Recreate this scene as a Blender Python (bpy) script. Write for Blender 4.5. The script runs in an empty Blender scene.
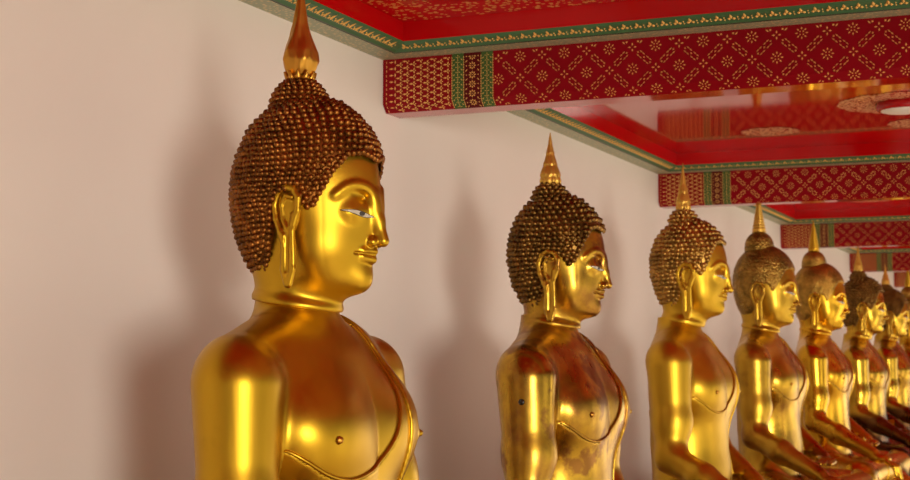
import bpy, math, random
import numpy as np
random.seed(7); rng = np.random.RandomState(7)
S = bpy.context.scene
COL = S.collection
R = math.radians
CAMZ = 1.65

# ------------------------------------------------------------------ materials
def mat(name, base=(.8,.8,.8), metal=0., rough=.5, **kw):
    m = bpy.data.materials.new(name); m.use_nodes = True
    b = m.node_tree.nodes['Principled BSDF']
    b.inputs['Base Color'].default_value = (*base, 1)
    b.inputs['Metallic'].default_value = metal
    b.inputs['Roughness'].default_value = rough
    for k, v in kw.items():
        b.inputs[k.replace('_', ' ')].default_value = v
    return m

def nodes(m): return m.node_tree.nodes, m.node_tree.links, m.node_tree.nodes['Principled BSDF']

def coord(nt, scale=(1,1,1), kind='Object'):
    t = nt.nodes.new('ShaderNodeTexCoord'); mp = nt.nodes.new('ShaderNodeMapping')
    mp.inputs['Scale'].default_value = scale
    nt.links.new(t.outputs[kind], mp.inputs['Vector']); return mp.outputs['Vector']

def noise(nt, vec, scale, detail=3, rough=.55):
    n = nt.nodes.new('ShaderNodeTexNoise'); n.inputs['Scale'].default_value = scale
    n.inputs['Detail'].default_value = detail; n.inputs['Roughness'].default_value = rough
    nt.links.new(vec, n.inputs['Vector']); return n.outputs['Fac']

def ramp(nt, fac, stops):
    r = nt.nodes.new('ShaderNodeValToRGB'); e = r.color_ramp.elements
    e[0].position, e[0].color = stops[0][0], (*stops[0][1], 1)
    e[1].position, e[1].color = stops[-1][0], (*stops[-1][1], 1)
    for p, c in stops[1:-1]:
        k = e.new(p); k.color = (*c, 1)
    nt.links.new(fac, r.inputs['Fac']); return r.outputs['Color']

def bump(nt, height, strength, dist, bsdf):
    b = nt.nodes.new('ShaderNodeBump'); b.inputs['Strength'].default_value = strength
    b.inputs['Distance'].default_value = dist
    nt.links.new(height, b.inputs['Height']); nt.links.new(b.outputs['Normal'], bsdf.inputs['Normal'])

def gold(name, c, wear=0., dark=(.16,.07,.015), rough=(.2,.36), seed=0., bmp=.25):
    m = mat(name, c, 1., .28); nt = m.node_tree; b = nt.nodes['Principled BSDF']
    v = coord(nt, (1,1,.35)); v2 = coord(nt, (1,1,1))
    for n in nt.nodes:
        if n.type == 'MAPPING': n.inputs['Location'].default_value = (seed, seed*1.7, seed*.6)
    streak = noise(nt, v, 9, 3, .5)
    r = ramp(nt, streak, [(.3, (rough[0],)*3), (.7, (rough[1],)*3)])
    nt.links.new(r, b.inputs['Roughness'])
    blot = noise(nt, v2, 7, 6, .62)
    lo = .62 - .22*wear
    dk = tuple(c[i]*.80 for i in range(3)) if wear == 0 else dark
    colr = ramp(nt, blot, [(max(.05, 1-lo-.62), dk if wear else c), (.40, dk if wear > .6 else c), (lo, c), (min(.98, lo+.2), dk)])
    nt.links.new(colr, b.inputs['Base Color'])
    bump(nt, noise(nt, v2, 11, 2, .5), bmp*.5, .004, b)
    return m

M = {}
M['gold_bright'] = gold('gilding_bright', (.55,.325,.022), rough=(.31,.45))
M['gold_clean'] = gold('gilding_clean', (.60,.365,.03), seed=3., rough=(.34,.46))
M['gold_worn'] = gold('gilding_worn', (.55,.33,.035), wear=.72, seed=5.3, dark=(.30,.14,.03), rough=(.22,.42), bmp=.5)
M['gold_patchy'] = gold('gilding_patchy', (.56,.34,.035), wear=.6, seed=11., dark=(.28,.13,.025), rough=(.24,.42), bmp=.5)
M['gold_orange'] = gold('gilding_orange', (.62,.35,.025), seed=7.)
M['gold_tarnish'] = gold('gilding_tarnished', (.56,.34,.035), wear=.5, seed=17., dark=(.20,.09,.02))
def darken_low(m, z0, z1, dark):
    nt = m.node_tree; b = nt.nodes['Principled BSDF']; l = b.inputs['Base Color'].links[0]; src = l.from_socket
    t = nt.nodes.new('ShaderNodeTexCoord'); sp = nt.nodes.new('ShaderNodeSeparateXYZ'); nt.links.new(t.outputs['Object'], sp.inputs[0])
    mr = nt.nodes.new('ShaderNodeMapRange'); mr.inputs['From Min'].default_value = z1; mr.inputs['From Max'].default_value = z0
    nt.links.new(sp.outputs['Z'], mr.inputs['Value'])
    mx = nt.nodes.new('ShaderNodeMix'); mx.data_type = 'RGBA'; mx.inputs[7].default_value = (*dark, 1)
    nt.links.new(mr.outputs[0], mx.inputs['Factor']); nt.links.new(src, mx.inputs[6]); nt.links.new(mx.outputs[2], b.inputs['Base Color'])
darken_low(M['gold_tarnish'], .36, .40, (.16,.07,.018))
M['robe_tarnish'] = mat('robe_tarnished', (.30,.15,.035), 1., .36)
def hairmat(name, c, fine=0., tex=90):
    m = mat(name, c, 1., .43); nt = m.node_tree; b = nt.nodes['Principled BSDF']
    v = coord(nt)
    f = noise(nt, v, 26, 4)
    nt.links.new(ramp(nt, f, [(.35, tuple(x*.55 for x in c)), (.65, tuple(min(1, x*1.25) for x in c))]), b.inputs['Base Color'])
    if fine:
        vo = nt.nodes.new('ShaderNodeTexVoronoi'); vo.inputs['Scale'].default_value = tex
        nt.links.new(v, vo.inputs['Vector'])
        inv = nt.nodes.new('ShaderNodeMath'); inv.operation = 'SUBTRACT'; inv.inputs[0].default_value = 1
        nt.links.new(vo.outputs['Distance'], inv.inputs[1])
        bump(nt, inv.outputs[0], fine, .004, b)
    return m
M['hair_bronze'] = hairmat('hair_copper_bronze', (.26,.10,.02))
M['hair_brown'] = hairmat('hair_dark_bronze', (.21,.11,.026))
M['hair_warm'] = hairmat('hair_warm_bronze', (.42,.24,.055))
M['hair_fine_dark'] = hairmat('hair_fine_dark', (.34,.20,.04), 1., 110)
M['hair_fine_gold'] = hairmat('hair_fine_gold', (.45,.27,.05), .8, 130)
M['finial_copper'] = gold('finial_copper', (.56,.28,.04), seed=2., rough=(.34,.5))
M['finial_gold'] = gold('finial_gold', (.70,.43,.08), wear=.5, seed=8., dark=(.25,.10,.02), rough=(.40,.55))
M['eye_white'] = mat('eye_enamel', (.52,.47,.36), 0, .3)
M['eye_dark'] = mat('eye_pupil', (.02,.012,.008), 0, .2)

# wall plaster
m = mat('plaster', (.70,.60,.48), 0, .55); nt = m.node_tree; b = nt.nodes['Principled BSDF']
v = coord(nt)
nt.links.new(ramp(nt, noise(nt, v, 1.3, 4), [(.3,(.775,.71,.64)),(.7,(.81,.745,.675))]), b.inputs['Base Color'])
bump(nt, noise(nt, v, 18, 4), .08, .004, b)
M['plaster'] = m
# red lacquer
def lacquer(name, c, rough, spec=.5):
    m = mat(name, c, 0, rough, Specular_IOR_Level=spec); nt = m.node_tree; b = nt.nodes['Principled BSDF']
    v = coord(nt)
    nt.links.new(ramp(nt, noise(nt, v, 2.2, 4), [(.3, tuple(x*.85 for x in c)), (.7, c)]), b.inputs['Base Color'])
    bump(nt, noise(nt, v, 5, 2), .05, .004, b)
    return m
M['red'] = lacquer('red_lacquer', (.52,.001,.003), .07, .5)
M['red_beam'] = lacquer('red_beam_paint', (.26,.002,.008), .40, .12)
M['red_dark'] = lacquer('dark_red_band', (.10,.002,.006), .4, .15)
M['green'] = lacquer('green_paint', (.065,.165,.07), .4, .3)
M['green_dark'] = lacquer('green_band', (.06,.12,.03), .4, .2)
M['black'] = mat('black_line', (.015,.02,.015), 0, .4)
M['leaf'] = mat('gold_leaf', (.88,.53,.14), .35, .40)
# olive band with fine gold pattern
m = mat('olive_band', (.35,.34,.22), .1, .45); nt = m.node_tree; b = nt.nodes['Principled BSDF']
v = coord(nt); vo = nt.nodes.new('ShaderNodeTexVoronoi'); vo.inputs['Scale'].default_value = 95; nt.links.new(v, vo.inputs['Vector'])
nt.links.new(ramp(nt, vo.outputs['Distance'], [(.28,(.66,.52,.28)),(.42,(.33,.36,.23))]), b.inputs['Base Color'])
M['olive'] = m
# red ceiling border with gold stencil foliage
def stencil(name, sc, thr, gc=(.72,.36,.08,1)):
    m = mat(name, (.6,.01,.01), 0, .10); nt = m.node_tree; b = nt.nodes['Principled BSDF']
    v = coord(nt); vo = nt.nodes.new('ShaderNodeTexVoronoi'); vo.inputs['Scale'].default_value = sc; nt.links.new(v, vo.inputs['Vector'])
    n2 = noise(nt, v, sc*.8, 2)
    ad = nt.nodes.new('ShaderNodeMath'); ad.operation = 'MULTIPLY'; nt.links.new(vo.outputs['Distance'], ad.inputs[0]); nt.links.new(n2, ad.inputs[1])
    fac = ramp(nt, ad.outputs[0], [(thr,(1,1,1)),(thr+.05,(0,0,0))])
    mx = nt.nodes.new('ShaderNodeMix'); mx.data_type = 'RGBA'
    nt.links.new(fac, mx.inputs['Factor']); mx.inputs[6].default_value = (.50,.003,.006,1); mx.inputs[7].default_value = gc
    nt.links.new(mx.outputs[2], b.inputs['Base Color'])
    return m
M['stencil'] = stencil('gold_stencil_border', 62, .14)
M['rosette'] = stencil('gold_rosette', 95, .27, (.78,.46,.24,1))
M['lamp_white'] = mat('lamp_glass', (.85,.83,.78), 0, .35)
M['lamp_red'] = mat('lamp_rim_red', (.45,.008,.012), 0, .2)
m = mat('floor_marble', (.62,.55,.44), 0, .25); nt = m.node_tree; b = nt.nodes['Principled BSDF']
br = nt.nodes.new('ShaderNodeTexBrick'); br.inputs['Scale'].default_value = 1.; br.offset = 0
br.inputs['Brick Width'].default_value = .6; br.inputs['Row Height'].default_value = .6; br.inputs['Mortar Size'].default_value = .005
br.inputs['Color1'].default_value = (.66,.58,.46,1); br.inputs['Color2'].default_value = (.60,.53,.42,1); br.inputs['Mortar'].default_value = (.3,.26,.2,1)
nt.links.new(coord(nt), br.inputs['Vector']); nt.links.new(br.outputs['Color'], b.inputs['Base Color'])
M['floor'] = m
m = mat('courtyard_paving', (.60,.55,.45), 0, .7); nt = m.node_tree; b = nt.nodes['Principled BSDF']
nt.links.new(ramp(nt, noise(nt, coord(nt), 1.5, 5), [(.3,(.52,.47,.38)),(.7,(.66,.6,.5))]), b.inputs['Base Color'])
M['paving'] = m

# ------------------------------------------------------------------ mesh helpers
def mesh_obj(name, verts, faces, mats, parent=None, smooth=True, midx=None):
    me = bpy.data.meshes.new(name)
    verts = np.asarray(verts, dtype=np.float32)
    me.from_pydata(verts.tolist() if len(verts) < 3000 else list(map(tuple, verts.tolist())), [], faces if isinstance(faces, list) else faces.tolist())
    if not isinstance(mats, (list, tuple)): mats = [mats]
    for mm in mats: me.materials.append(mm)
    if midx is not None: me.polygons.foreach_set('material_index', midx)
    me.polygons.foreach_set('use_smooth', [smooth]*len(me.polygons))
    me.update()
    o = bpy.data.objects.new(name, me); COL.objects.link(o)
    if parent is not None: o.parent = parent
    return o

class MB:
    def __init__(s): s.v = []; s.f = []; s.m = []
    def poly(s, pts, m=0):
        n = len(s.v); s.v += [tuple(p) for p in pts]; s.f.append(tuple(range(n, n+len(pts)))); s.m.append(m)
    def box(s, a, b, m=0):
        (x0,y0,z0),(x1,y1,z1) = a, b; n = len(s.v)
        s.v += [(x0,y0,z0),(x1,y0,z0),(x1,y1,z0),(x0,y1,z0),(x0,y0,z1),(x1,y0,z1),(x1,y1,z1),(x0,y1,z1)]
        for f in ((0,3,2,1),(4,5,6,7),(0,1,5,4),(1,2,6,5),(2,3,7,6),(3,0,4,7)):
            s.f.append(tuple(n+i for i in f)); s.m.append(m)
    def build(s, name, mats, parent=None, smooth=False):
        return mesh_obj(name, s.v, s.f, mats, parent, smooth, s.m)

def lathe(rfun, zs, n=32, mod=None):
    """rfun(z index)->radius; returns verts, faces. mod(zi, ang) multiplies the radius."""
    V = []; F = []
    for i, z in enumerate(zs):
        for k in range(n):
            a = 2*math.pi*k/n; r = rfun[i]*(mod(i, a) if mod else 1)
            V.append((r*math.cos(a), r*math.sin(a), z))
    for i in range(len(zs)-1):
        for k in range(n):
            F.append((i*n+k, i*n+(k+1) % n, (i+1)*n+(k+1) % n, (i+1)*n+k))
    F.append(tuple(range(n-1, -1, -1))); F.append(tuple((len(zs)-1)*n+k for k in range(n)))
    return V, F

def tag(o, label=None, cat=None, group=None, kind=None):
    if label: o['label'] = label
    if cat: o['category'] = cat
    if group: o['group'] = group
    if kind: o['kind'] = kind
    return o

# ------------------------------------------------------------------ signed distance sculpting
f32 = np.float32
def ell(P, c, r):
    x = (P[0]-c[0]); y = (P[1]-c[1]); z = (P[2]-c[2])
    k0 = np.sqrt((x/r[0])**2+(y/r[1])**2+(z/r[2])**2)
    k1 = np.sqrt((x/r[0]**2)**2+(y/r[1]**2)**2+(z/r[2]**2)**2)
    return k0*(k0-1)/np.maximum(k1, 1e-6)
def cap(P, a, b, ra, rb=None):
    rb = ra if rb is None else rb
    ba = np.array(b, dtype=f32)-np.array(a, dtype=f32); L = float(ba@ba)
    px, py, pz = P[0]-a[0], P[1]-a[1], P[2]-a[2]
    h = np.clip((px*ba[0]+py*ba[1]+pz*ba[2])/L, 0, 1)
    return np.sqrt((px-h*ba[0])**2+(py-h*ba[1])**2+(pz-h*ba[2])**2)-(ra+(rb-ra)*h)
def sph(P, c, r): return np.sqrt((P[0]-c[0])**2+(P[1]-c[1])**2+(P[2]-c[2])**2)-r
def smin(a, b, k):
    h = np.maximum(k-np.abs(a-b), 0)/k
    return np.minimum(a, b)-h*h*k*.25
def smax(a, b, k): return -smin(-a, -b, k)

def nets(fn, lo, hi, h):
    xs = np.arange(lo[0], hi[0]+h, h, dtype=f32); ys = np.arange(lo[1], hi[1]+h, h, dtype=f32); zs = np.arange(lo[2], hi[2]+h, h, dtype=f32)
    P = (xs[:,None,None], ys[None,:,None], zs[None,None,:])
    F = np.broadcast_to(fn(P), (len(xs),len(ys),len(zs))).astype(f32)
    s = F < 0
    c = np.zeros(tuple(n-1 for n in F.shape), dtype=np.int8)
    for i in (0,1):
        for j in (0,1):
            for k in (0,1):
                c += s[i:c.shape[0]+i, j:c.shape[1]+j, k:c.shape[2]+k]
    act = (c > 0) & (c < 8)
    I, J, K = np.nonzero(act)
    idx = np.full(c.shape, -1, dtype=np.int64); idx[I,J,K] = np.arange(len(I))
    acc = np.zeros((len(I), 3)); cnt = np.zeros(len(I))
    corners = [(i,j,k) for i in (0,1) for j in (0,1) for k in (0,1)]
    for a in corners:
        for b in corners:
            if a < b and sum(abs(a[q]-b[q]) for q in range(3)) == 1:
                fa = F[I+a[0],J+a[1],K+a[2]]; fb = F[I+b[0],J+b[1],K+b[2]]
                w = (fa < 0) != (fb < 0)
                t = np.where(w, fa/np.where(w, fa-fb, 1), 0)
                for q in range(3):
                    acc[:,q] += np.where(w, a[q]+t*(b[q]-a[q]), 0)
                cnt += w
    V = acc/cnt[:,None]+np.stack([I,J,K], 1); V = V*h+np.array([xs[0],ys[0],zs[0]])
    faces = []
    # x edges
    def quads(ax):
        o1, o2 = [(1,2),(2,0),(0,1)][ax]
        sl = [slice(1,-1)]*3; sl[ax] = slice(0,-1); A = s[tuple(sl)]
        sl2 = list(sl); sl2[ax] = slice(1,None); B = s[tuple(sl2)]
        e = np.stack(np.nonzero(A != B), 1)
        if not len(e): return
        st = A[tuple(e.T)]
        base = e.copy(); base[:,o1] += 1; base[:,o2] += 1
        def g(d1, d2):
            q = base.copy(); q[:,o1] -= d1; q[:,o2] -= d2; return idx[q[:,0],q[:,1],q[:,2]]
        Q = np.stack([g(1,1), g(0,1), g(0,0), g(1,0)], 1)
        Q[~st] = Q[~st][:, ::-1]
        faces.append(Q)
    for ax in range(3): quads(ax)
    Fq = np.concatenate(faces); Fq = Fq[(Fq >= 0).all(1)]
    return V.astype(f32), Fq

# ---------------- head
def f_skull(P):
    x, y, z = P
    x = x+.015*(1-np.exp(-(y/.045)**2))*np.clip((x-.01)/.07, 0, 1)
    P = (x, y, z); ay = np.abs(y); Q = (x, ay, z)
    d = ell(P, (.010,0,1.058), (.134,.112,.148))
    d = smin(d, ell(P, (.046,0,.988), (.098,.094,.138)), .03)
    d = smin(d, ell(Q, (.058,.040,.940), (.058,.050,.062)), .03)
    d = smin(d, sph(P, (.108,0,.883), .027), .022)
    d = smin(d, ell(P, (.055,0,.902), (.068,.066,.056)), .02)
    d = smin(d, ell(P, (-.035,0,.96), (.075,.088,.10)), .03)
    d = smin(d, cap(P, (-.020,0,.80), (-.012,0,.93), .080, .076), .03)
    return d
def march(fn, y, z, x0=.26):
    x = x0
    for _ in range(60):
        d = float(fn((f32(x), f32(y), f32(z)))); x -= d*.8
        if abs(d) < 2e-5: break
    return x
def smooth_curve(p, n=6):
    p = [p[0]]+p+[p[-1]]; o = []
    for i in range(1, len(p)-2):
        for k in range(n):
            t = k/n; a, b, c, d = (np.array(q) for q in p[i-1:i+3])
            o.append(tuple(.5*((2*b)+(-a+c)*t+(2*a-5*b+4*c-d)*t*t+(-a+3*b-3*c+d)*t**3)))
    o.append(tuple(p[-2])); return o
BROW = smooth_curve([(.0085,1.000),(.011,1.022),(.022,1.041),(.040,1.048),(.058,1.043),(.074,1.026)], 3)
BX = [march(f_skull, y, z) for y, z in BROW]
EX = march(f_skull, .042, 1.0)
def f_head(P):
    x, y, z = P; ay = np.abs(y); Q = (x, ay, z)
    d = f_skull(P)
    d = smax(d, -ell(Q, (EX+.0205, .036, 1.0275), (.0205,.026,.0120)), .016)         # socket
    n = len(BROW)-1
    for i in range(n):
        a = (BX[i]-.0036, *BROW[i]); b = (BX[i+1]-.0036, *BROW[i+1])
        r0, r1 = .0058-.0022*i/n, .0058-.0022*(i+1)/n
        d = smin(d, cap(Q, a, b, r0, r1), .011)
    d = smin(d, ell(Q, (EX-.0160, .039, .999), (.0185,.025,.018)), .014)            # lid ball
    d = smin(d, cap(P, (.138,0,1.030), (.148,0,.985), .0095, .0105), .018)
    d = smin(d, cap(P, (.148,0,.985), (.1580,0,.949), .0098, .0112), .012)
    d = smin(d, sph(Q, (.143,.0130,.947), .0092), .007)
    d = smax(d, -sph(Q, (.150,.008,.9365), .0042), .003)
    # mouth
    d = smin(d, cap(Q, (.1400,0,.9300), (.1280,.022,.9305), .0076, .0058), .006)
    d = smin(d, cap(Q, (.1280,.022,.9305), (.113,.036,.9325), .0058, .003), .007)
    d = smin(d, cap(Q, (.1370,0,.9160), (.1260,.020,.9190), .0080, .0055), .007)
    d = smax(d, -cap(Q, (.1485,0,.9235), (.1190,.037,.9275), .0022, .0016), .004)
    # neck folds and cut just above the shoulders
    r = np.sqrt((x+.015)**2+y**2)
    d = smin(d, np.sqrt((r-.0775)**2+(z-.838+.16*x)**2)-.0045, .018)
    d = np.maximum(d, .832 - .16*x - z)
    return d

# ---------------- hair cap
AZ = np.array([0,15,30,42,52,58,63,68,74,88,94,98,106,120,140,180.])
HZ = np.array([1.097,1.108,1.102,1.070,1.028,1.002,1.010,1.032,1.040,1.036,1.010,.965,.925,.895,.888,.886])
HOFF = 0.                                   # how much higher the hairline sits over the forehead
def hairline(P):
    az = np.degrees(np.arctan2(np.abs(P[1]), P[0]-.0))
    return np.interp(az, AZ, HZ)+HOFF*np.clip((64-az)/20, 0, 1)
def f_cap(P):
    d = ell(P, (.006,0,1.063), (.143,.123,.158))
    d = smin(d, ell(P, (-.040,0,.985), (.080,.103,.122)), .05)
    return d
def f_hair(P):
    return smax(f_cap(P), (hairline(P)-P[2])*.75, .006)

def curl_mesh(points, normals, sizes, h):
    n = 7
    V = []; F = []
    for p, nn, s in zip(points, normals, sizes):
        nn = nn/np.linalg.norm(nn)
        t = np.cross(nn, (0,0,1.)); t = t/np.linalg.norm(t) if np.linalg.norm(t) > 1e-3 else np.array([1.,0,0]); u = np.cross(nn, t)
        b = len(V); hh = h*s
        for (rr, zz, tw) in ((1.0,-.25,0),(.86,.38,.25),(.5,.82,.5)):
            for k in range(n):
                a = 2*math.pi*(k+tw)/n
                V.append(p+s*rr*(math.cos(a)*t+math.sin(a)*u)+nn*zz*hh)
        V.append(p+nn*hh*1.15)
        for q in (0,1):
            for k in range(n):
                F.append((b+q*n+k, b+q*n+(k+1) % n, b+(q+1)*n+(k+1) % n, b+(q+1)*n+k))
        for k in range(n): F.append((b+2*n+k, b+2*n+(k+1) % n, b+3*n))
    return V, F

def hair_points(sp):
    pts = []
    c = np.array([0,0,1.03]); th = sp/.19*1.
    N = int(math.pi*.82*.165/sp)
    for i in range(N+1):
        th = i*math.pi*.82/N
        circ = 2*math.pi*.14*math.sin(th); m_ = max(1, int(circ/sp))
        for k in range(m_):
            al = 2*math.pi*(k+.5*(i % 2))/m_
            pts.append((math.sin(th)*math.cos(al), math.sin(th)*math.sin(al), math.cos(th)))
    D = np.array(pts, dtype=f32); r = np.full(len(D), .30, dtype=f32)
    for _ in range(60):
        P = (c[0]+D[:,0]*r, c[1]+D[:,1]*r, c[2]+D[:,2]*r); r = r-f_cap(P)*.8
    X = np.stack([c[q]+D[:,q]*r for q in range(3)], 1)
    ok = X[:,2] > hairline((X[:,0],X[:,1],X[:,2]))+sp*.35
    ok &= ~((X[:,2] > 1.225) )
    X = X[ok]; X = X+(rng.rand(*X.shape)-.5).astype(f32)*sp*.28
    # a neat row along the hairline itself
    hl = []
    az = 0.
    prev = None
    for a in np.arange(-180, 180, .5):
        z = float(np.interp(abs(a), AZ, HZ))+HOFF*min(1, max(0, (64-abs(a))/20)); ca, sa = math.cos(R(a)), math.sin(R(a))
        lo_, hi_ = .02, .22
        for _ in range(24):
            mid = (lo_+hi_)/2
            if float(f_cap((f32(ca*mid), f32(sa*mid), f32(z)))) < 0: lo_ = mid
            else: hi_ = mid
        p = np.array([ca*lo_, sa*lo_, z])
        if prev is None or np.linalg.norm(p-prev) > sp*.86: hl.append(p); prev = p
    hl = np.array(hl, dtype=f32)
    d = np.sqrt(((X[:,None,:]-hl[None])**2).sum(2)).min(1)
    X = np.concatenate([X[d > sp*.62], hl])
    e = 1e-3; g = []
    for q in range(3):
        A = [X[:,0].copy(), X[:,1].copy(), X[:,2].copy()]; B = [t.copy() for t in A]; A[q] += e; B[q] -= e
        g.append(f_cap(A)-f_cap(B))
    Nn = np.stack(g, 1)
    return X, Nn

print('sculpt head'); HV, HF = nets(f_head, (-.14,-.125,.80), (.185,.125,1.225), .0022)


# ---------------- torso with arms and legs
def f_core(P):
    x, y, z = P; Q = (x, np.abs(y), z)
    d = ell(P, (.006,0,.645), (.122,.225,.17))
    d = smin(d, ell(Q, (.072,.100,.608), (.088,.112,.094)), .06)
    d = smin(d, ell(P, (.014,0,.43), (.130,.182,.26)), .08)
    d = smin(d, ell(P, (.030,0,.27), (.125,.20,.15)), .05)
    d = smin(d, cap(Q, (-.026,.06,.752), (-.004,.236,.716), .070, .064), .05)
    d = smin(d, cap(P, (-.022,0,.78), (-.020,0,.846), .082, .0745), .030)
    d = smin(d, cap(P, (.110,.150,.598), (.158,.164,.598), .022, .0035), .014)
    return d
def f_legs(P):
    x, y, z = P; Q = (x, np.abs(y), z)
    d = ell(P, (-.02,0,.12), (.19,.27,.14))
    d = smin(d, cap(Q, (0,.14,.12), (.25,.46,.105), .125, .095), .05)
    d = smin(d, cap(P, (.25,-.46,.115), (.39,.10,.165), .082, .052), .03)
    d = smin(d, cap(P, (.25,.46,.09), (.42,-.10,.065), .082, .055), .03)
    d = smin(d, ell(P, (.22,0,.12), (.2,.3,.07)), .04)
    return d
def f_feet(P):
    d = cap(P, (.38,.10,.175), (.33,.34,.185), .044, .030)
    d = smin(d, cap(P, (.41,-.1,.06), (.37,-.30,.05), .048, .034), .02)
    return d
def f_arm(P, s):
    Q = (P[0], P[1]*s, P[2])
    return Q
def f_right_arm(P):
    d = cap(P, (.012,-.256,.692), (.024,-.272,.50), .077, .064)
    d = smin(d, cap(P, (.024,-.272,.50), (.026,-.300,.385), .064, .049), .03)
    d = smin(d, cap(P, (.026,-.300,.385), (.15,-.365,.325), .050, .045), .03)
    d = smin(d, cap(P, (.15,-.365,.325), (.325,-.415,.238), .046, .030), .03)
    # hand over the knee
    d = smin(d, ell(P, (.362,-.418,.214), (.048,.042,.024)), .02)
    for k in range(4):
        yy = -.450+.021*k; L = (.062,.07,.066,.05)[3-k]
        a = (.388,yy,.205); b = (.388+L*.75,yy-.002,.178); c = (.388+L*.98,yy-.003,.178-L*.85)
        d = smin(d, cap(P, a, b, .0115, .0105), .004); d = smin(d, cap(P, b, c, .0105, .008), .004)
    d = smin(d, cap(P, (.35,-.385,.212), (.385,-.355,.185), .012, .009), .008)
    return d
def f_left_arm(P):
    d = cap(P, (.000,.258,.703), (.015,.298,.50), .070, .062)
    d = smin(d, cap(P, (.015,.298,.50), (.030,.312,.385), .062, .050), .03)
    d = smin(d, cap(P, (.030,.312,.385), (.22,.13,.275), .050, .031), .03)
    d = smin(d, ell(P, (.250,.075,.262), (.040,.052,.020)), .02)
    for k in range(4):
        xx = .222+.021*k; L = (.085,.10,.092,.07)[3-k]
        d = smin(d, cap(P, (xx,.045,.262), (xx+.002,.045-L,.258), .0112, .008), .004)
    d = smin(d, cap(P, (.225,.08,.275), (.215,.02,.285), .012, .009), .008)
    return d
def f_body(P):
    x, y, z = P; Q = (x, np.abs(y), z)
    d = f_core(P)
    d = smin(d, f_legs(P), .05)
    d = smin(d, f_feet(P), .015)
    d = smin(d, f_right_arm(P), .022)
    d = smin(d, f_left_arm(P), .022)
    return np.maximum(d, -z)
print('body'); BV, BF = nets(f_body, (-.24,-.60,-.012), (.50,.60,.862), .0055)

def poly_sd(poly, Y, Z):
    d = np.full(np.broadcast(Y, Z).shape, 1e9); ins = np.zeros(d.shape, bool); n = len(poly)
    for i in range(n):
        y0, z0 = poly[i]; y1, z1 = poly[(i+1) % n]
        ey, ez = y1-y0, z1-z0; h = np.clip(((Y-y0)*ey+(Z-z0)*ez)/(ey*ey+ez*ez), 0, 1)
        d = np.minimum(d, (Y-y0-h*ey)**2+(Z-z0-h*ez)**2)
        c = ((z0 <= Z) != (z1 <= Z)) & (Y < (Z-z0)*ey/(ez if abs(ez) > 1e-9 else 1e-9)+y0)
        ins ^= c
    return np.where(ins, -1, 1)*np.sqrt(d)
def smooth_curve(p, n=6):
    p = [p[0]]+p+[p[-1]]; o = []
    for i in range(1, len(p)-2):
        for k in range(n):
            t = k/n; a, b, c, d = (np.array(q) for q in p[i-1:i+3])
            o.append(tuple(.5*((2*b)+(-a+c)*t+(2*a-5*b+4*c-d)*t*t+(-a+3*b-3*c+d)*t**3)))
    o.append(tuple(p[-2])); return o
ROBE = smooth_curve([(.085,.83),(.100,.79),(.104,.745),(.092,.69),(.080,.652),(.050,.595),(.0,.552),(-.05,.535),(-.10,.529),(-.15,.540),(-.195,.568),(-.24,.61)])+[(-.26,.0),(.62,.0),(.62,.88),(.10,.88)]
def f_cloth_base(P):
    d = smin(f_core(P), f_legs(P), .05)
    return smin(d, f_left_arm_upper(P), .022)
def f_left_arm_upper(P):
    d = cap(P, (.000,.258,.703), (.015,.298,.50), .070, .062)
    d = smin(d, cap(P, (.015,.298,.50), (.030,.312,.385), .062, .050), .03)
    return smin(d, cap(P, (.030,.312,.385), (.17,.175,.30), .050, .038), .03)
def f_robe(P):
    m2 = poly_sd(ROBE, P[1], P[2]).astype(f32)
    d = f_cloth_base(P)-.0028
    # hollow inside so that it stays a shell
    return np.maximum(smax(d, m2, .003), -z_floor(P))
def z_floor(P): return P[2]-.002
print('robe'); RV, RF = nets(f_robe, (-.20,-.60,-.008), (.50,.60,.87), .0042)
SASH = [(.098,.86),(.112,.745),(.104,.65),(.100,.45),(.100,.30),(.152,.30),(.152,.45),(.153,.65),(.160,.745),(.150,.86)]
def f_sash(P):
    m2 = poly_sd(SASH, P[1], P[2]).astype(f32)
    d = f_cloth_base(P)-.0085
    return smax(d, m2, .003)
SV, SF = nets(f_sash, (-.14,.07,.28), (.18,.18,.87), .004)

# ---------------- ear (right side, y negative), in head coordinates
def f_ear(P):
    x, y, z = P
    y = y+.112+.10*np.maximum(z-.96, 0)*0+(x-.02)*.18
    Q = (x, y, z)
    out = [(.040,.972),(.050,.998),(.051,1.020),(.040,1.037),(.022,1.041),(.006,1.032),(-.002,1.010),(.002,.985),(.012,.962),(.020,.945)]
    d = ell(Q, (.024,.004,.998), (.026,.008,.042))
    for i in range(len(out)-1):
        a = (out[i][0], -.006, out[i][1]); b = (out[i+1][0], -.006, out[i+1][1])
        d = smin(d, cap(Q, a, b, .0062, .0060), .003)
    inn = [(.036,1.022),(.022,1.026),(.013,1.010),(.016,.985),(.024,.968)]
    for i in range(len(inn)-1):
        d = smin(d, cap(Q, (inn[i][0],-.0045,inn[i][1]), (inn[i+1][0],-.0045,inn[i+1][1]), .0042, .0042), .002)
    d = smin(d, cap(Q, (.040,-.004,.990), (.038,-.004,.972), .006, .005), .004)
    # long lobe with a slit
    d = smin(d, ell(Q, (.028,-.001,.918), (.0165,.0095,.056)), .008)
    d = smin(d, cap(Q, (.020,-.005,.955), (.017,-.004,.895), .0048, .0048), .004)
    d = smin(d, cap(Q, (.038,-.005,.965), (.040,-.004,.895), .0048, .0048), .004)
    d = smin(d, cap(Q, (.017,-.004,.895), (.026,-.004,.868), .0048, .0055), .004)
    d = smin(d, cap(Q, (.040,-.004,.895), (.032,-.004,.868), .0048, .0055), .004)
    d = smax(d, -cap(Q, (.0285,-.011,.950), (.0285,-.011,.892), .0048, .0048), .003)
    return d
EV, EF = nets(f_ear, (-.02,-.16,.852), (.068,-.085,1.056), .0016)

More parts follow.
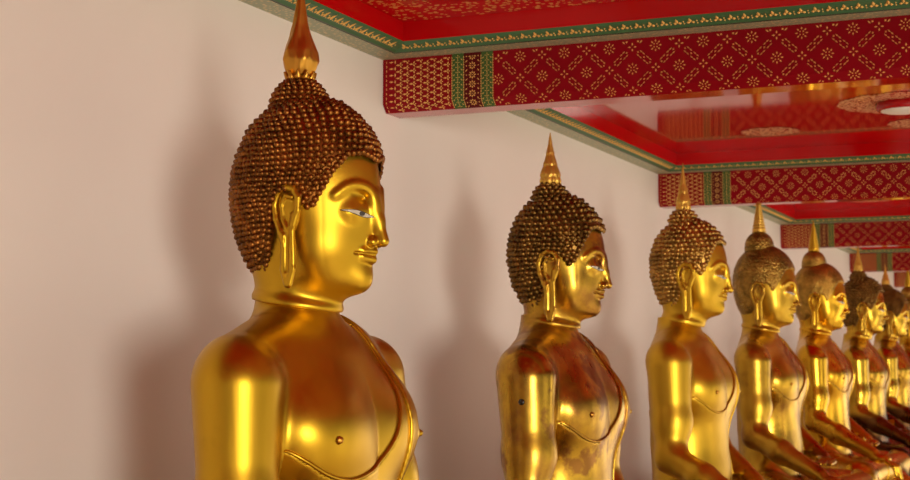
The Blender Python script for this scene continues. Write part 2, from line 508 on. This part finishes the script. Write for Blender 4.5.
# ---------------- eyes
def eye_mesh(side, grow=0., lift=.0009):
    V = []; F = []; n, m_ = 16, 5
    def P(s, t):
        yy = .0435+(.0255+grow*.0012)*s; zc = .9965+.0050*s; hh = .0086*(1-s*s)**.7*(.92-.2*s)+grow*.002*(1-s*s)**.3
        z = zc+t*hh*.5
        return yy, z
    for layer in (0,1):
        for i in range(n+1):
            for j in range(m_):
                s = -1+2*i/n; t = -1+2*j/(m_-1); yy, z = P(s*.995, t)
                x = march(f_head, yy, z)+(lift if layer == 0 else -.004)
                V.append((x, side*yy, z))
    W = m_
    o = (n+1)*W
    for i in range(n):
        for j in range(W-1):
            a = i*W+j; q = (a, a+W, a+W+1, a+1)
            F.append(q if side > 0 else q[::-1]); q2 = tuple(o+t for t in q); F.append(q2[::-1] if side > 0 else q2)
    for i in range(n):
        for j in (0, W-1):
            a = i*W+j; F.append((a, a+W, o+a+W, o+a))
    return V, F
def pupil_mesh(side):
    yc, zc = .0395, .9962
    V = []; n = 14
    for k in range(n):
        a = 2*math.pi*k/n; yy = yc+.0062*math.cos(a); z = zc+.0040*math.sin(a)
        V.append((march(f_head, yy, z)+.0016, side*yy, z))
    for k in range(n): p = V[k]; V.append((p[0]-.003, p[1], p[2]))
    F = [tuple(range(n)), tuple(range(2*n-1, n-1, -1))]+[(k, (k+1) % n, n+(k+1) % n, n+k) for k in range(n)]
    return V, F

# ---------------- finials and topknots
def topknot(kind, sp):
    zs = [1.185,1.198,1.208,1.218,1.227,1.236,1.245,1.252,1.257]
    rs = [.054,.054,.053,.051,.047,.041,.033,.023,.012]
    if kind == 'dome':
        zs = [1.19,1.205,1.218,1.232,1.246,1.258,1.268,1.276,1.281]; rs = [.067,.067,.066,.063,.058,.051,.041,.029,.020]
    V, F = lathe(rs, zs, 36)
    V = [(x-.015, y, z) for x, y, z in V]
    if sp:
        pts = []; nr = []; s = 0; L = 0
        arc = [0]
        for i in range(1, len(zs)): arc.append(arc[-1]+math.hypot(zs[i]-zs[i-1], rs[i]-rs[i-1]))
        k = 0; q = sp*1.6
        while q < arc[-1]-sp*.4:
            z = np.interp(q, arc, zs); r = np.interp(q, arc, rs)
            dz = np.interp(q+.003, arc, zs)-np.interp(q-.003, arc, zs); dr = np.interp(q+.003, arc, rs)-np.interp(q-.003, arc, rs)
            n = max(3, int(2*math.pi*r/sp))
            for t in range(n):
                a = 2*math.pi*(t+.5*(k % 2))/n
                pts.append(np.array([r*math.cos(a)-.015, r*math.sin(a), z])); nr.append(np.array([dz*math.cos(a), dz*math.sin(a), -dr]))
            q += sp*.92; k += 1
        cv, cf = curl_mesh(pts, nr, [sp*.54]*len(pts), 1.0)
        o = len(V); V = V+[tuple(v) for v in cv]; F = F+[tuple(i+o for i in f) for f in cf]
    return V, F
def finial(kind):
    if kind == 'flame':                       # bulging bud with twisting flames
        t = np.linspace(0, 1, 46)
        r = np.interp(t, [0,.03,.07,.13,.22,.32,.45,.6,.75,.9,1], [.016,.018,.021,.0265,.0320,.0300,.0215,.0145,.0100,.006,.0015])
        def mod(i, a):
            tt = t[i]; return 1+(.09*(1-tt*.5))*math.cos(5*a-9*tt)+.07*abs(math.cos(7*a+11*tt))*(1-tt)
        V, F = lathe(list(r), list(1.250+.184*t), 48, mod)
        z0 = 1.249
        # opened petals at the foot
        for k in range(10):
            a = 2*math.pi*k/10; ca, sa = math.cos(a), math.sin(a); o = len(V)
            for (rr, zz, w) in ((.012,.000,.006),(.020,.002,.009),(.0245,.010,.008),(.0275,.022,.001)):
                V += [(rr*ca-w*sa, rr*sa+w*ca, z0+zz), ((rr+.004)*ca, (rr+.004)*sa, z0+zz-.002), (rr*ca+w*sa, rr*sa-w*ca, z0+zz), ((rr-.004)*ca, (rr-.004)*sa, z0+zz)]
            for q in range(3):
                for e in range(4): F.append((o+4*q+e, o+4*q+(e+1) % 4, o+4*q+4+(e+1) % 4, o+4*q+4+e))
    elif kind == 'ridged':                    # cone of overlapping vertical flames
        t = np.linspace(0, 1, 40)
        r = np.interp(t, [0,.04,.10,.18,.26,.4,.6,.8,1], [.022,.029,.033,.031,.029,.022,.0135,.0065,.0015])
        def mod(i, a):
            tt = t[i]; return 1+.20*abs(math.cos(6*a+ (math.pi/2 if int(tt*5) % 2 else 0)+1.5*tt))*(1-.5*tt)-.08+.10*(1-((tt*5) % 1))*(tt < .9)
        V, F = lathe(list(r), list(1.246+.158*t), 56, mod)
    else:                                     # slender spire of stacked rings
        zs = []; rs = []; z = 1.276; r = .020
        zs += [z, z+.004]; rs += [.029, .034]; z += .008
        k = 0
        while z < 1.425:
            u = (z-1.284)/(1.425-1.284); r = .0285*(1-u)**.85+.002; hgt = .0135*(1-u*.5)
            zs += [z, z+hgt*.25, z+hgt*.75, z+hgt*.97]; rs += [r*.82, r*1.05, r*.98, r*.80]; z += hgt
        zs.append(z+.006); rs.append(.001)
        V, F = lathe(rs, zs, 24)
    return [(x-.015, y, z) for x, y, z in V], F

def turn(V, yaw, w=1.):
    a = R(yaw)*w; c, q = np.cos(a), np.sin(a); X = V[:,0]+.015; Y = V[:,1].copy()
    V = V.copy(); V[:,0] = X*c-Y*q-.015; V[:,1] = X*q+Y*c; return V
def scale_head(V, hs):                      # hs = (scale, turn of the head in degrees)
    V = np.asarray(V, dtype=np.float64).copy()
    p = np.array([-.015, 0, .835]); V = (V-p)*hs[0]+p
    return turn(V, hs[1])+np.array([hs[2], 0, hs[3]])
def blend_head(V, hs):                       # the neck stays full width where it meets the shoulders
    V = np.asarray(V, dtype=np.float64)
    p = np.array([-.015, 0, .835]); W = (V-p)*hs[0]+p
    t = np.clip((V[:,2]-.815)/.04, 0, 1)
    return turn(V*(1-t[:,None])+W*t[:,None], hs[1], t)+t[:,None]*np.array([[hs[2], 0, hs[3]]])

BODY_CACHE = {}
def body_mesh(hs):
    if hs not in BODY_CACHE:
        hv = blend_head(HV, hs)
        V = np.concatenate([BV, hv]); F = np.concatenate([BF, HF+len(BV)])
        BODY_CACHE[hs] = (V, F)
    return BODY_CACHE[hs]

hp = [p for p in smooth_curve(ROBE[:ROBE.index((-.24,.61))+1], 3)] if (-.24,.61) in ROBE else ROBE[:-4]
def tube(pts, rad, n=8):
    pts = np.array(pts); V = []; F = []
    T = np.gradient(pts, axis=0); T /= np.linalg.norm(T, axis=1)[:,None]
    for p, t in zip(pts, T):
        u = np.cross(t, (1.,0,0)); u /= np.linalg.norm(u)+1e-9; v = np.cross(t, u)
        for k in range(n):
            a = 2*math.pi*k/n; V.append(p+rad*(math.cos(a)*u+math.sin(a)*v))
    for i in range(len(pts)-1):
        for k in range(n): F.append((i*n+k, i*n+(k+1) % n, (i+1)*n+(k+1) % n, (i+1)*n+k))
    F.append(tuple(range(n-1,-1,-1))); F.append(tuple((len(pts)-1)*n+k for k in range(n)))
    return V, F
hem_pts = []
for (yy, zz) in hp:
    if zz > .80 or yy < -.215: continue
    hx = march(f_cloth_base, yy, zz, .3)
    if hx > -.05: hem_pts.append((hx+.0018, yy, zz))
HEMV, HEMF = tube(hem_pts, .0038)
NX = march(f_body, -.150, .600, .3)
NV, NF = lathe([.0085,.0065,.005,.0015], [-.002,.001,.0045,.0062], 14)
NV = [(NX+z, -.150+y, .600+x) for x, y, z in NV]

def make_statue(hs, sp, fin, mg, mr, mh, mf, curlh=1.0, knot='curl', ear=(0,0,1.), fs=1., fw=1., hoff=0.):
    global HOFF
    HOFF = hoff; CV, CF = nets(f_hair, (-.16,-.14,.87), (.165,.14,1.235), .003)
    root = bpy.data.objects.new('buddha_statue', None); COL.objects.link(root)
    V, F = body_mesh(hs); mesh_obj('body', V, F, mg, root)
    mesh_obj('robe', RV, RF, mr, root)
    mesh_obj('shoulder_sash', SV, SF, mr, root)
    mesh_obj('robe_hem', HEMV, HEMF, mr, root)
    mesh_obj('nipple', NV, NF, M['finial_copper'], root)
    cv = scale_head(CV, hs)
    if sp:
        X, N = hair_points(sp)
        kv, kf = curl_mesh(X, N, [sp*.60*(.94+.12*rng.rand()) for _ in X], curlh)
        kv = scale_head(np.array(kv), hs)
        fl = CF.tolist()+[tuple(i+len(cv) for i in f) for f in kf]
        mesh_obj('hair', np.concatenate([cv, kv]), fl, mh, root)
    else:
        mesh_obj('hair', cv, CF, mh, root)
    tv, tf = topknot('dome' if knot == 'dome' else 'curl', sp)
    mesh_obj('topknot', scale_head(tv, hs), tf, mh, root)
    fv, ff = finial(fin); fv = [(-.015+(x+.015)*fw, y*fw, 1.25+(z-1.25)*fs) for x, y, z in fv]; mesh_obj('finial', scale_head(fv, hs), ff, mf, root)
    for side in (-1, 1):
        ev = np.array(EV, dtype=np.float64); ef = EF
        ev[:,0] = .024+(ev[:,0]-.024)*ear[2]+ear[0]; ev[:,1] = -.11+(ev[:,1]+.11)*ear[2]-ear[1]; ev[:,2] = 1.03+(ev[:,2]-1.03)*ear[2]
        if side > 0: ev[:,1] *= -1; ef = EF[:, ::-1]
        mesh_obj('ear', scale_head(ev, hs), ef, mg, root)
        v, f = eye_mesh(side); e = mesh_obj('eye', scale_head(v, hs), f, M['eye_white'], root)
        v, f = eye_mesh(side, 1., .0003); mesh_obj('eyelid_line', scale_head(v, hs), f, M['eye_dark'], e)
        v, f = pupil_mesh(side); mesh_obj('pupil', scale_head(v, hs), f, M['eye_dark'], e, False)
    return root

def copy_tree(o, parent=None):
    c = o.copy(); COL.objects.link(c); c.parent = parent
    for ch in list(o.children): copy_tree(ch, c)
    return c
def recolour(root, mp):
    for ch in root.children:
        k = ch.name.split('.')[0]
        if k in mp:
            ch.material_slots[0].link = 'OBJECT'; ch.material_slots[0].material = mp[k]

print('statues')
A = make_statue((1.0,0,0,0), .0118, 'flame', M['gold_bright'], M['gold_bright'], M['hair_bronze'], M['finial_copper'], .8)
B = make_statue((.905,9,.003,0), .0172, 'ridged', M['gold_worn'], M['gold_worn'], M['hair_brown'], M['finial_gold'], .85, ear=(-.024,.008,1.14), fs=1.04, fw=.88, hoff=.014)
pv, pf = lathe([.0095,.007,.001], [0,.003,.0036], 12)
mesh_obj('casting_pit', [(.026+x, -.331-z, .635+y) for x, y, z in pv], pf, M['eye_dark'], B)
C = make_statue((.94,6,.017,.012), .0185, 'ridged', M['gold_clean'], M['gold_clean'], M['hair_warm'], M['finial_gold'], .7, ear=(-.016,.006,1.16), fs=1.2, fw=.78, hoff=.026)
D = make_statue((.97,4,0,0), 0, 'spire', M['gold_patchy'], M['gold_patchy'], M['hair_fine_dark'], M['finial_gold'], knot='dome', ear=(-.03,.006,1.1), fs=1.06)
E_ = copy_tree(D); recolour(E_, {'body':M['gold_orange'],'ear':M['gold_orange'],'robe':M['gold_orange'],'shoulder_sash':M['gold_orange'],'hair':M['hair_fine_gold'],'topknot':M['hair_fine_gold'],'finial':M['gold_clean']})
F_ = copy_tree(C); recolour(F_, {'body':M['gold_tarnish'],'ear':M['gold_tarnish'],'robe':M['gold_tarnish'],'hair':M['hair_brown'],'topknot':M['hair_brown']})
G_ = copy_tree(B); recolour(G_, {'body':M['gold_tarnish'],'robe':M['gold_tarnish']})
H_ = copy_tree(E_)
SX, SY, DY = .435, 2.43, 1.396
spec = [(A,0,.909,0,'largest gold seated Buddha statue, nearest, with fine curls and a copper flame finial'),
        (B,-.004,.903,0,'second gold seated Buddha statue, mottled and worn, under the end of the nearest red beam'),
        (C,-.010,.930,0,'bright clean gold Buddha statue, third in the row, with coarse bronze curls'),
        (D,-.012,.934,-2,'fourth gold Buddha statue in the row, patchy gilding, smooth fine-grained dark hair and ringed spire'),
        (E_,-.012,.940,0,'fifth gold Buddha statue in the row, orange gold with golden fine-grained hair'),
        (F_,0,.930,0,'sixth gold Buddha statue in the row, tarnished dark robe and lap, coarse rows of curls'),
        (G_,0,.938,0,'seventh Buddha statue in the row, dark tarnished lap, small head between sixth and last statues'),
        (H_,0,.930,0,'farthest visible Buddha statue, cut by the right edge of the photo')]
for i, (o, dx, z, rz, lab) in enumerate(spec):
    o.location = (SX+dx, SY+DY*i, z); o.rotation_euler = (0,0,R(rz))
    tag(o, lab, 'statue', 'row of gold seated Buddha statues')

# ------------------------------------------------------------------ the gallery
ZT, ZC, ZB = CAMZ+.808, CAMZ+.684, CAMZ+.663
ZCOR, ZCEIL = CAMZ+.828, CAMZ+.879
Y0, DB, TH = 3.645, 2.793, .127
YA, YB, XR = -3.4, 26.0, 3.0
w = MB(); w.box((-.2,YA,-.0),(0,YB,ZCEIL+.3)); tag(w.build('wall_left', M['plaster']), 'smooth cream plaster wall behind the statues', kind='structure')
w = MB(); w.box((-.2,YA,-.12),(XR+.25,YB,0)); tag(w.build('floor', M['floor']), 'pale stone gallery floor', kind='structure')
w = MB(); w.box((XR+.25,YA-20,-.5),(40,YB+20,-.30)); tag(w.build('floor_courtyard', M['paving']), kind='structure')
w = MB(); w.box((0,YA,0),(1.12,YB,.62)); w.box((0.02,YA,.62),(1.06,YB,.845))
tag(w.build('trim_1', M['plaster']), 'long masonry plinth carrying the statues', kind='structure')
w = MB()
for i in range(8):
    z = spec[i][2]
    o = MB(); y = SY+DY*i
    o.box((.12,y-.62,.845),(1.0,y+.62,z))
    tag(o.build('pedestal', M['gold_worn']), ['low gilded pedestal under the nearest statue','low gilded pedestal under the second statue','low gilded pedestal under the third statue','low gilded pedestal under the fourth statue','low gilded pedestal under the fifth statue','low gilded pedestal under the sixth statue','low gilded pedestal under the seventh statue','low gilded pedestal under the farthest statue'][i], 'pedestal', 'statue pedestals')

beams_y = [Y0+DB*i for i in range(-2, 7)]
PIERS = (0, 3, 6)
# stencil pattern in (x, u) with u measured down the face from its top
uh = ZT-ZC
def fpos(x, u, lift=.0012):
    if u <= uh: return (x, -lift, -u)
    q = min((u-uh), .030); c = .7071
    return (x, q*c-lift*c, -uh-q*c-lift*c)
def diamond(mb, x, u, rx, ru, ang=0, m=0):
    ca, sa = math.cos(ang), math.sin(ang); pts = []
    for a, b in ((rx,0),(0,-ru),(-rx,0),(0,ru)):
        X = x+a*ca-b*sa; U = u+a*sa+b*ca
        if U < .003 or U > uh+.028: return
        pts.append(fpos(X, U))
    mb.poly(pts[::-1], m)
g = MB(); P0 = .122; hx = P0/2
x = .335+hx
# lattice of rosettes, crosses and dashed diagonals
for i in range(0, 42):
    for j in range(0, 4):
        cx = .340+hx*i*1.0; cu = .022+.056*j
        if cx > XR-.1: continue
        if (i+j) % 2 == 1:          # rosette
            for k in range(8):
                a = k*math.pi/4; diamond(g, cx+.0125*math.cos(a), cu+.0120*math.sin(a), .0036, .0019, a)
            for k in range(4):
                a = k*math.pi/2+math.pi/4; diamond(g, cx+.0055*math.cos(a), cu+.0055*math.sin(a), .0022, .0018, a)
        else:                        # cross
            for k in range(4):
                a = k*math.pi/2; diamond(g, cx+.0075*math.cos(a), cu+.0075*math.sin(a), .0042, .0022, a)
            for sx in (-1,1):
                for su in (-1,1):
                    mx, mu = cx+sx*hx*.5, cu+su*.028
                    if cx+sx*hx*.5 < .332: continue
                    ang = math.atan2(su*.056, sx*hx)
                    ca, sa = math.cos(ang), math.sin(ang)
                    if True:
                        for t in (-.016,-.007,.007,.016):
                            for e in (-1,1):
                                ex = mx+t*ca-e*.0062*sa; eu = mu+t*sa+e*.0062*ca
                                diamond(g, ex, eu, .0052, .0019, ang)
                        diamond(g, mx-.021*ca, mu-.021*sa, .003, .003, ang); diamond(g, mx+.021*ca, mu+.021*sa, .003, .003, ang)
                        diamond(g, mx, mu, .0035, .0025, ang)
# arrow flecks at the wall end
for k in range(12): diamond(g, .012, .008+.0125*k, .0012, .0045)
for i in range(9):
    for j in range(0, 9):
        fx = .032+.0200*i; fu = .009+.0180*j+(.009 if i % 2 else 0)
        diamond(g, fx-.0055, fu, .0068, .0023)
        if i > 0:
            diamond(g, fx+.0025, fu-.0040, .0044, .0021, -1.0); diamond(g, fx+.0025, fu+.0040, .0044, .0021, 1.0); diamond(g, fx+.0065, fu, .0026, .0016)
        else: diamond(g, fx+.006, fu, .0022, .0055)
gb = MB()
for bx0, bx1, mi in ((.206,.240,0),(.240,.290,1),(.290,.324,0)):
    for (u0, u1) in ((.0,uh),(uh,uh+.0296)):
        gb.poly([fpos(bx0,u0,.0006), fpos(bx0,u1 if u1==uh else u1,.0006), fpos(bx1,u1,.0006), fpos(bx1,u0,.0006)], mi)
for ex in (.206,.240,.290,.324):
    for k in range(22): diamond(g, ex, .004+.0068*k, .0014, .0038)
for cx, n in ((.223,11),(.265,6),(.307,11)):
    st = .15/n; rr = .0075 if n == 11 else .012
    for j in range(n):
        cu = .010+st*j
        for k in range(8 if n == 6 else 4):
            a = k*math.pi/(4 if n == 6 else 2); diamond(g, cx+rr*.62*math.cos(a), cu+rr*.62*math.sin(a), rr*.30, rr*.16, a)
        diamond(g, cx, cu, .0016, .0016)
        if n == 6:
            for sx in (-1,1): diamond(g, cx+sx*.017, cu+.0125, .0045, .0016, sx*.8); diamond(g, cx+sx*.017, cu-.0, .002, .002)
        else:
            for sx in (-1,1): diamond(g, cx+sx*.011, cu+.0065, .0035, .0014, sx*.8)
beam_labels = {1:'nearest red beam in view with gold lattice pattern, widest across the top', 2:'second patterned red beam in view, just behind the third statue finial',
               3:'third patterned red beam in view, behind the fifth statue finial', 4:'fourth patterned red beam, small, above the sixth statue',
               5:'farthest patterned red beam, brownish, near the right edge'}
pattern_me = None; band_me = None
for i, y in enumerate(beams_y):
    k = i-1
    b = MB(); c = ZC-ZB
    prof = [(0,ZT+.10),(0,ZC),(c,ZB),(TH-c,ZB),(TH,ZC),(TH,ZT+.10)]
    n = len(prof)
    for xx in (0.001, XR):
        b.v += [(xx, p[0], p[1]-ZT) for p in prof]
    b.f.append(tuple(range(n))); b.m.append(0); b.f.append(tuple(range(2*n-1, n-1, -1))); b.m.append(0)
    for q in range(n): b.f.append((q, n+q, n+(q+1) % n, (q+1) % n)); b.m.append(1 if q == 2 else 0)
    o = b.build('ceiling_beam', [M['red_beam'], M['red']]); o.location = (0, y, ZT)
    tag(o, beam_labels.get(k, 'patterned red ceiling beam out of view'), 'beam', 'patterned red ceiling beams')
    if pattern_me is None:
        p1 = g.build('gold_stencil', [M['leaf']], o); pattern_me = p1.data
        p2 = gb.build('painted_band', [M['green_dark'], M['red_dark']], o); band_me = p2.data
    else:
        for nm, me in (('gold_stencil', pattern_me), ('painted_band', band_me)):
            q = bpy.data.objects.new(nm, me); COL.objects.link(q); q.parent = o

# longitudinal beam over the open side
w = MB(); w.box((XR-.02,YA,ZB-.05),(XR+.28,YB,ZCEIL+.3)); tag(w.build('trim_2', M['red_beam']), kind='structure')
# ceiling slab
w = MB(); w.box((0,YA,ZCEIL),(XR,YB,ZCEIL+.1)); tag(w.build('ceiling', M['red']), 'glossy red lacquered ceiling', kind='structure')

# cornice round each bay: beige soffit, black line, green slope, then red fascia up to the ceiling
PR = [(0.0,ZT),(.066,ZT),(.068,ZT+.001),(.072,ZT+.001),(.080,ZT+.006),(.108,ZT+.014),(.1155,ZCOR),(.1155,ZCEIL)]
PM = [0,1,1,2,2,2,3]
tn = 3
for i in range(len(beams_y)-1):
    ya, yb = beams_y[i]+TH, beams_y[i+1]; xa, xb = 0., XR
    c = MB()
    def ring(p, z): return [(xa+p,ya+p,z),(xb-p,ya+p,z),(xb-p,yb-p,z),(xa+p,yb-p,z)]
    for q in range(len(PR)-1):
        r0 = ring(*PR[q]); r1 = ring(*PR[q+1])
        for e in range(4): c.poly([r0[e], r1[e], r1[(e+1) % 4], r0[(e+1) % 4]], PM[q])
    o = c.build('trim_%d' % tn, [M['olive'], M['black'], M['green'], M['red']]); tn += 1
    tag(o, kind='structure')
    # gold leaves on the green slope
    gl = MB(); pc, zc_ = .094, ZT+.0095
    def leafset(p, d, nrm, step=.0335):
        # p start, d along, nrm inwards (x,y)
        p = np.array(p); d = np.array(d); nn = np.array(nrm)
        up = np.array([nn[0]*.96, nn[1]*.96, .28]); ou = np.array([-nn[0]*0, 0, -1.])*.003
        def dia(c0, a, bb):
            o0 = len(gl.v)
            gl.v += [tuple(c0+a*up), tuple(c0+bb*d), tuple(c0-a*up), tuple(c0-bb*d), tuple(c0+ou)]
            for e in range(4): gl.f.append((o0+e, o0+(e+1) % 4, o0+4)); gl.m.append(0)
        L = np.linalg.norm(p[3:]-p[:3]); n_ = int(L/step)
        for s_ in range(n_):
            c0 = p[:3]+d*(s_+.5)*step+np.array([0,0,-.0006])
            dia(c0+up*.007, .0115, .0045); dia(c0+d*.0060-up*.003, .0062, .0046); dia(c0-d*.0060-up*.003, .0062, .0046)
            dia(c0+d*.0165+up*.004, .0025, .002); dia(c0+d*.0165-up*.006, .002, .002)
    pp = pc
    leafset((xa+pp,ya+pp,zc_,xa+pp,yb-pp,zc_), (0,1.,0), (1.,0))
    leafset((xa+pp,yb-pp,zc_,xb-pp,yb-pp,zc_), (1.,0,0), (0,-1.))
    gl.build('gold_leaf_ornament', [M['leaf']], o)
    # stencilled border on the ceiling, set 1 mm below it
    s_ = MB(); z = ZCEIL-.001
    o0, i0 = ring(.125, z), ring(.27, z)
    for e in range(4): s_.poly([o0[e], i0[e], i0[(e+1) % 4], o0[(e+1) % 4]])
    if i < 2: s_.build('stencil_border', [M['stencil']], o)
    # rosettes
    r_ = MB(); yc = (ya+yb)/2+.24; xc = 1.18
    def disc(cx, cy, rad, m=0):
        n_ = 48; r_.poly([(cx+rad*math.cos(-2*math.pi*k/n_)*(1+.03*math.cos(12*2*math.pi*k/n_)), cy+rad*math.sin(-2*math.pi*k/n_)*(1+.03*math.cos(12*2*math.pi*k/n_)), z-.0005) for k in range(n_)], m)
    disc(xc, yc, .225)
    for dx_ in (-.56,0,.56): disc(xc+dx_, yc+.49, .115)
    r_.build('rosette_stencil', [M['rosette']], o)
    if 2 <= i <= 5:
        V, F = lathe([.094,.094,.089,.082], [0,-.018,-.026,-.027], 40)
        lamp = bpy.data.objects.new('ceiling_light', None); COL.objects.link(lamp); lamp.location = (xc, yc, ZCEIL-.0012)
        rim = mesh_obj('rim', V, [f[::-1] for f in F], M['lamp_red'], lamp)
        V, F = lathe([.080,.078,.070,.04,.005], [-.026,-.029,-.031,-.033,-.034], 40)
        mesh_obj('diffuser', V, [f[::-1] for f in F], M['lamp_white'], lamp)
        tag(lamp, ['', '', 'round ceiling lamp with red rim and white glass on gold rosette, behind the nearest beam', 'round ceiling lamp with red rim in the third bay', 'round ceiling lamp with red rim in the fourth bay','round ceiling lamp with red rim in the fifth bay'][i], 'lamp', 'round ceiling lamps')

# square piers along the open side
k = 0
for y in [beams_y[q] for q in PIERS]:
    w = MB(); w.box((XR+.0,y-.13,0),(XR+.26,y+.26,ZB-.05)); o = w.build('wall_pier_%d' % k, M['plaster']); tag(o, kind='structure'); k += 1

# ------------------------------------------------------------------ light
def area(name, loc, target, sx, sy, power, col):
    l = bpy.data.lights.new(name, 'AREA'); l.shape = 'RECTANGLE'; l.size = sx; l.size_y = sy; l.energy = power; l.color = col
    o = bpy.data.objects.new(name, l); COL.objects.link(o); o.location = loc
    d = np.array(target)-np.array(loc)
    import mathutils
    o.rotation_euler = mathutils.Vector(d).to_track_quat('-Z', 'Z').to_euler(); return o
area('daylight_key', (14.,-9.5,1.15), (.4,4.0,1.5), 5.0, 3.0, 1900, (1.,.92,.82))  # key area lamp added far out over the courtyard; no doorway stands there
for i, (y, pw) in enumerate(((3.8,6),(6.6,20),(9.4,24),(12.2,26),(15.0,26))):
    area('daylight_fill', (3.6,y,.75), (.4,y-.6,1.4), 2.4, 1.3, pw, (1.,.90,.76))  # low fill lamps added outside the open side to brighten chests and wall
sl = bpy.data.lights.new('sun', 'SUN'); sl.energy = 4.2; sl.angle = R(.6); sl.color = (1.,.93,.82)
so = bpy.data.objects.new('sun', sl); COL.objects.link(so); so.rotation_euler = (R(12), R(34), 0); so.location = (12, 0, 12)
W = bpy.data.worlds.new('sky'); S.world = W; W.use_nodes = True
bg = W.node_tree.nodes['Background']; bg.inputs['Color'].default_value = (1.,.90,.78,1); bg.inputs['Strength'].default_value = .30

# ------------------------------------------------------------------ camera
cd = bpy.data.cameras.new('camera'); cam = bpy.data.objects.new('camera', cd); COL.objects.link(cam)
cd.sensor_width = 36; cd.lens = 1500/910*36; cd.clip_start = .05
cam.location = (1.773, 0, CAMZ); cam.rotation_euler = (R(90+4.45), 0, R(23.15))
cd.dof.use_dof = True; cd.dof.focus_distance = 2.75; cd.dof.aperture_fstop = 11
S.camera = cam
S.view_settings.view_transform = 'Standard'; S.view_settings.look = 'None'
S.view_settings.gamma = 1; S.view_settings.use_curve_mapping = False
S.view_settings.exposure = .04
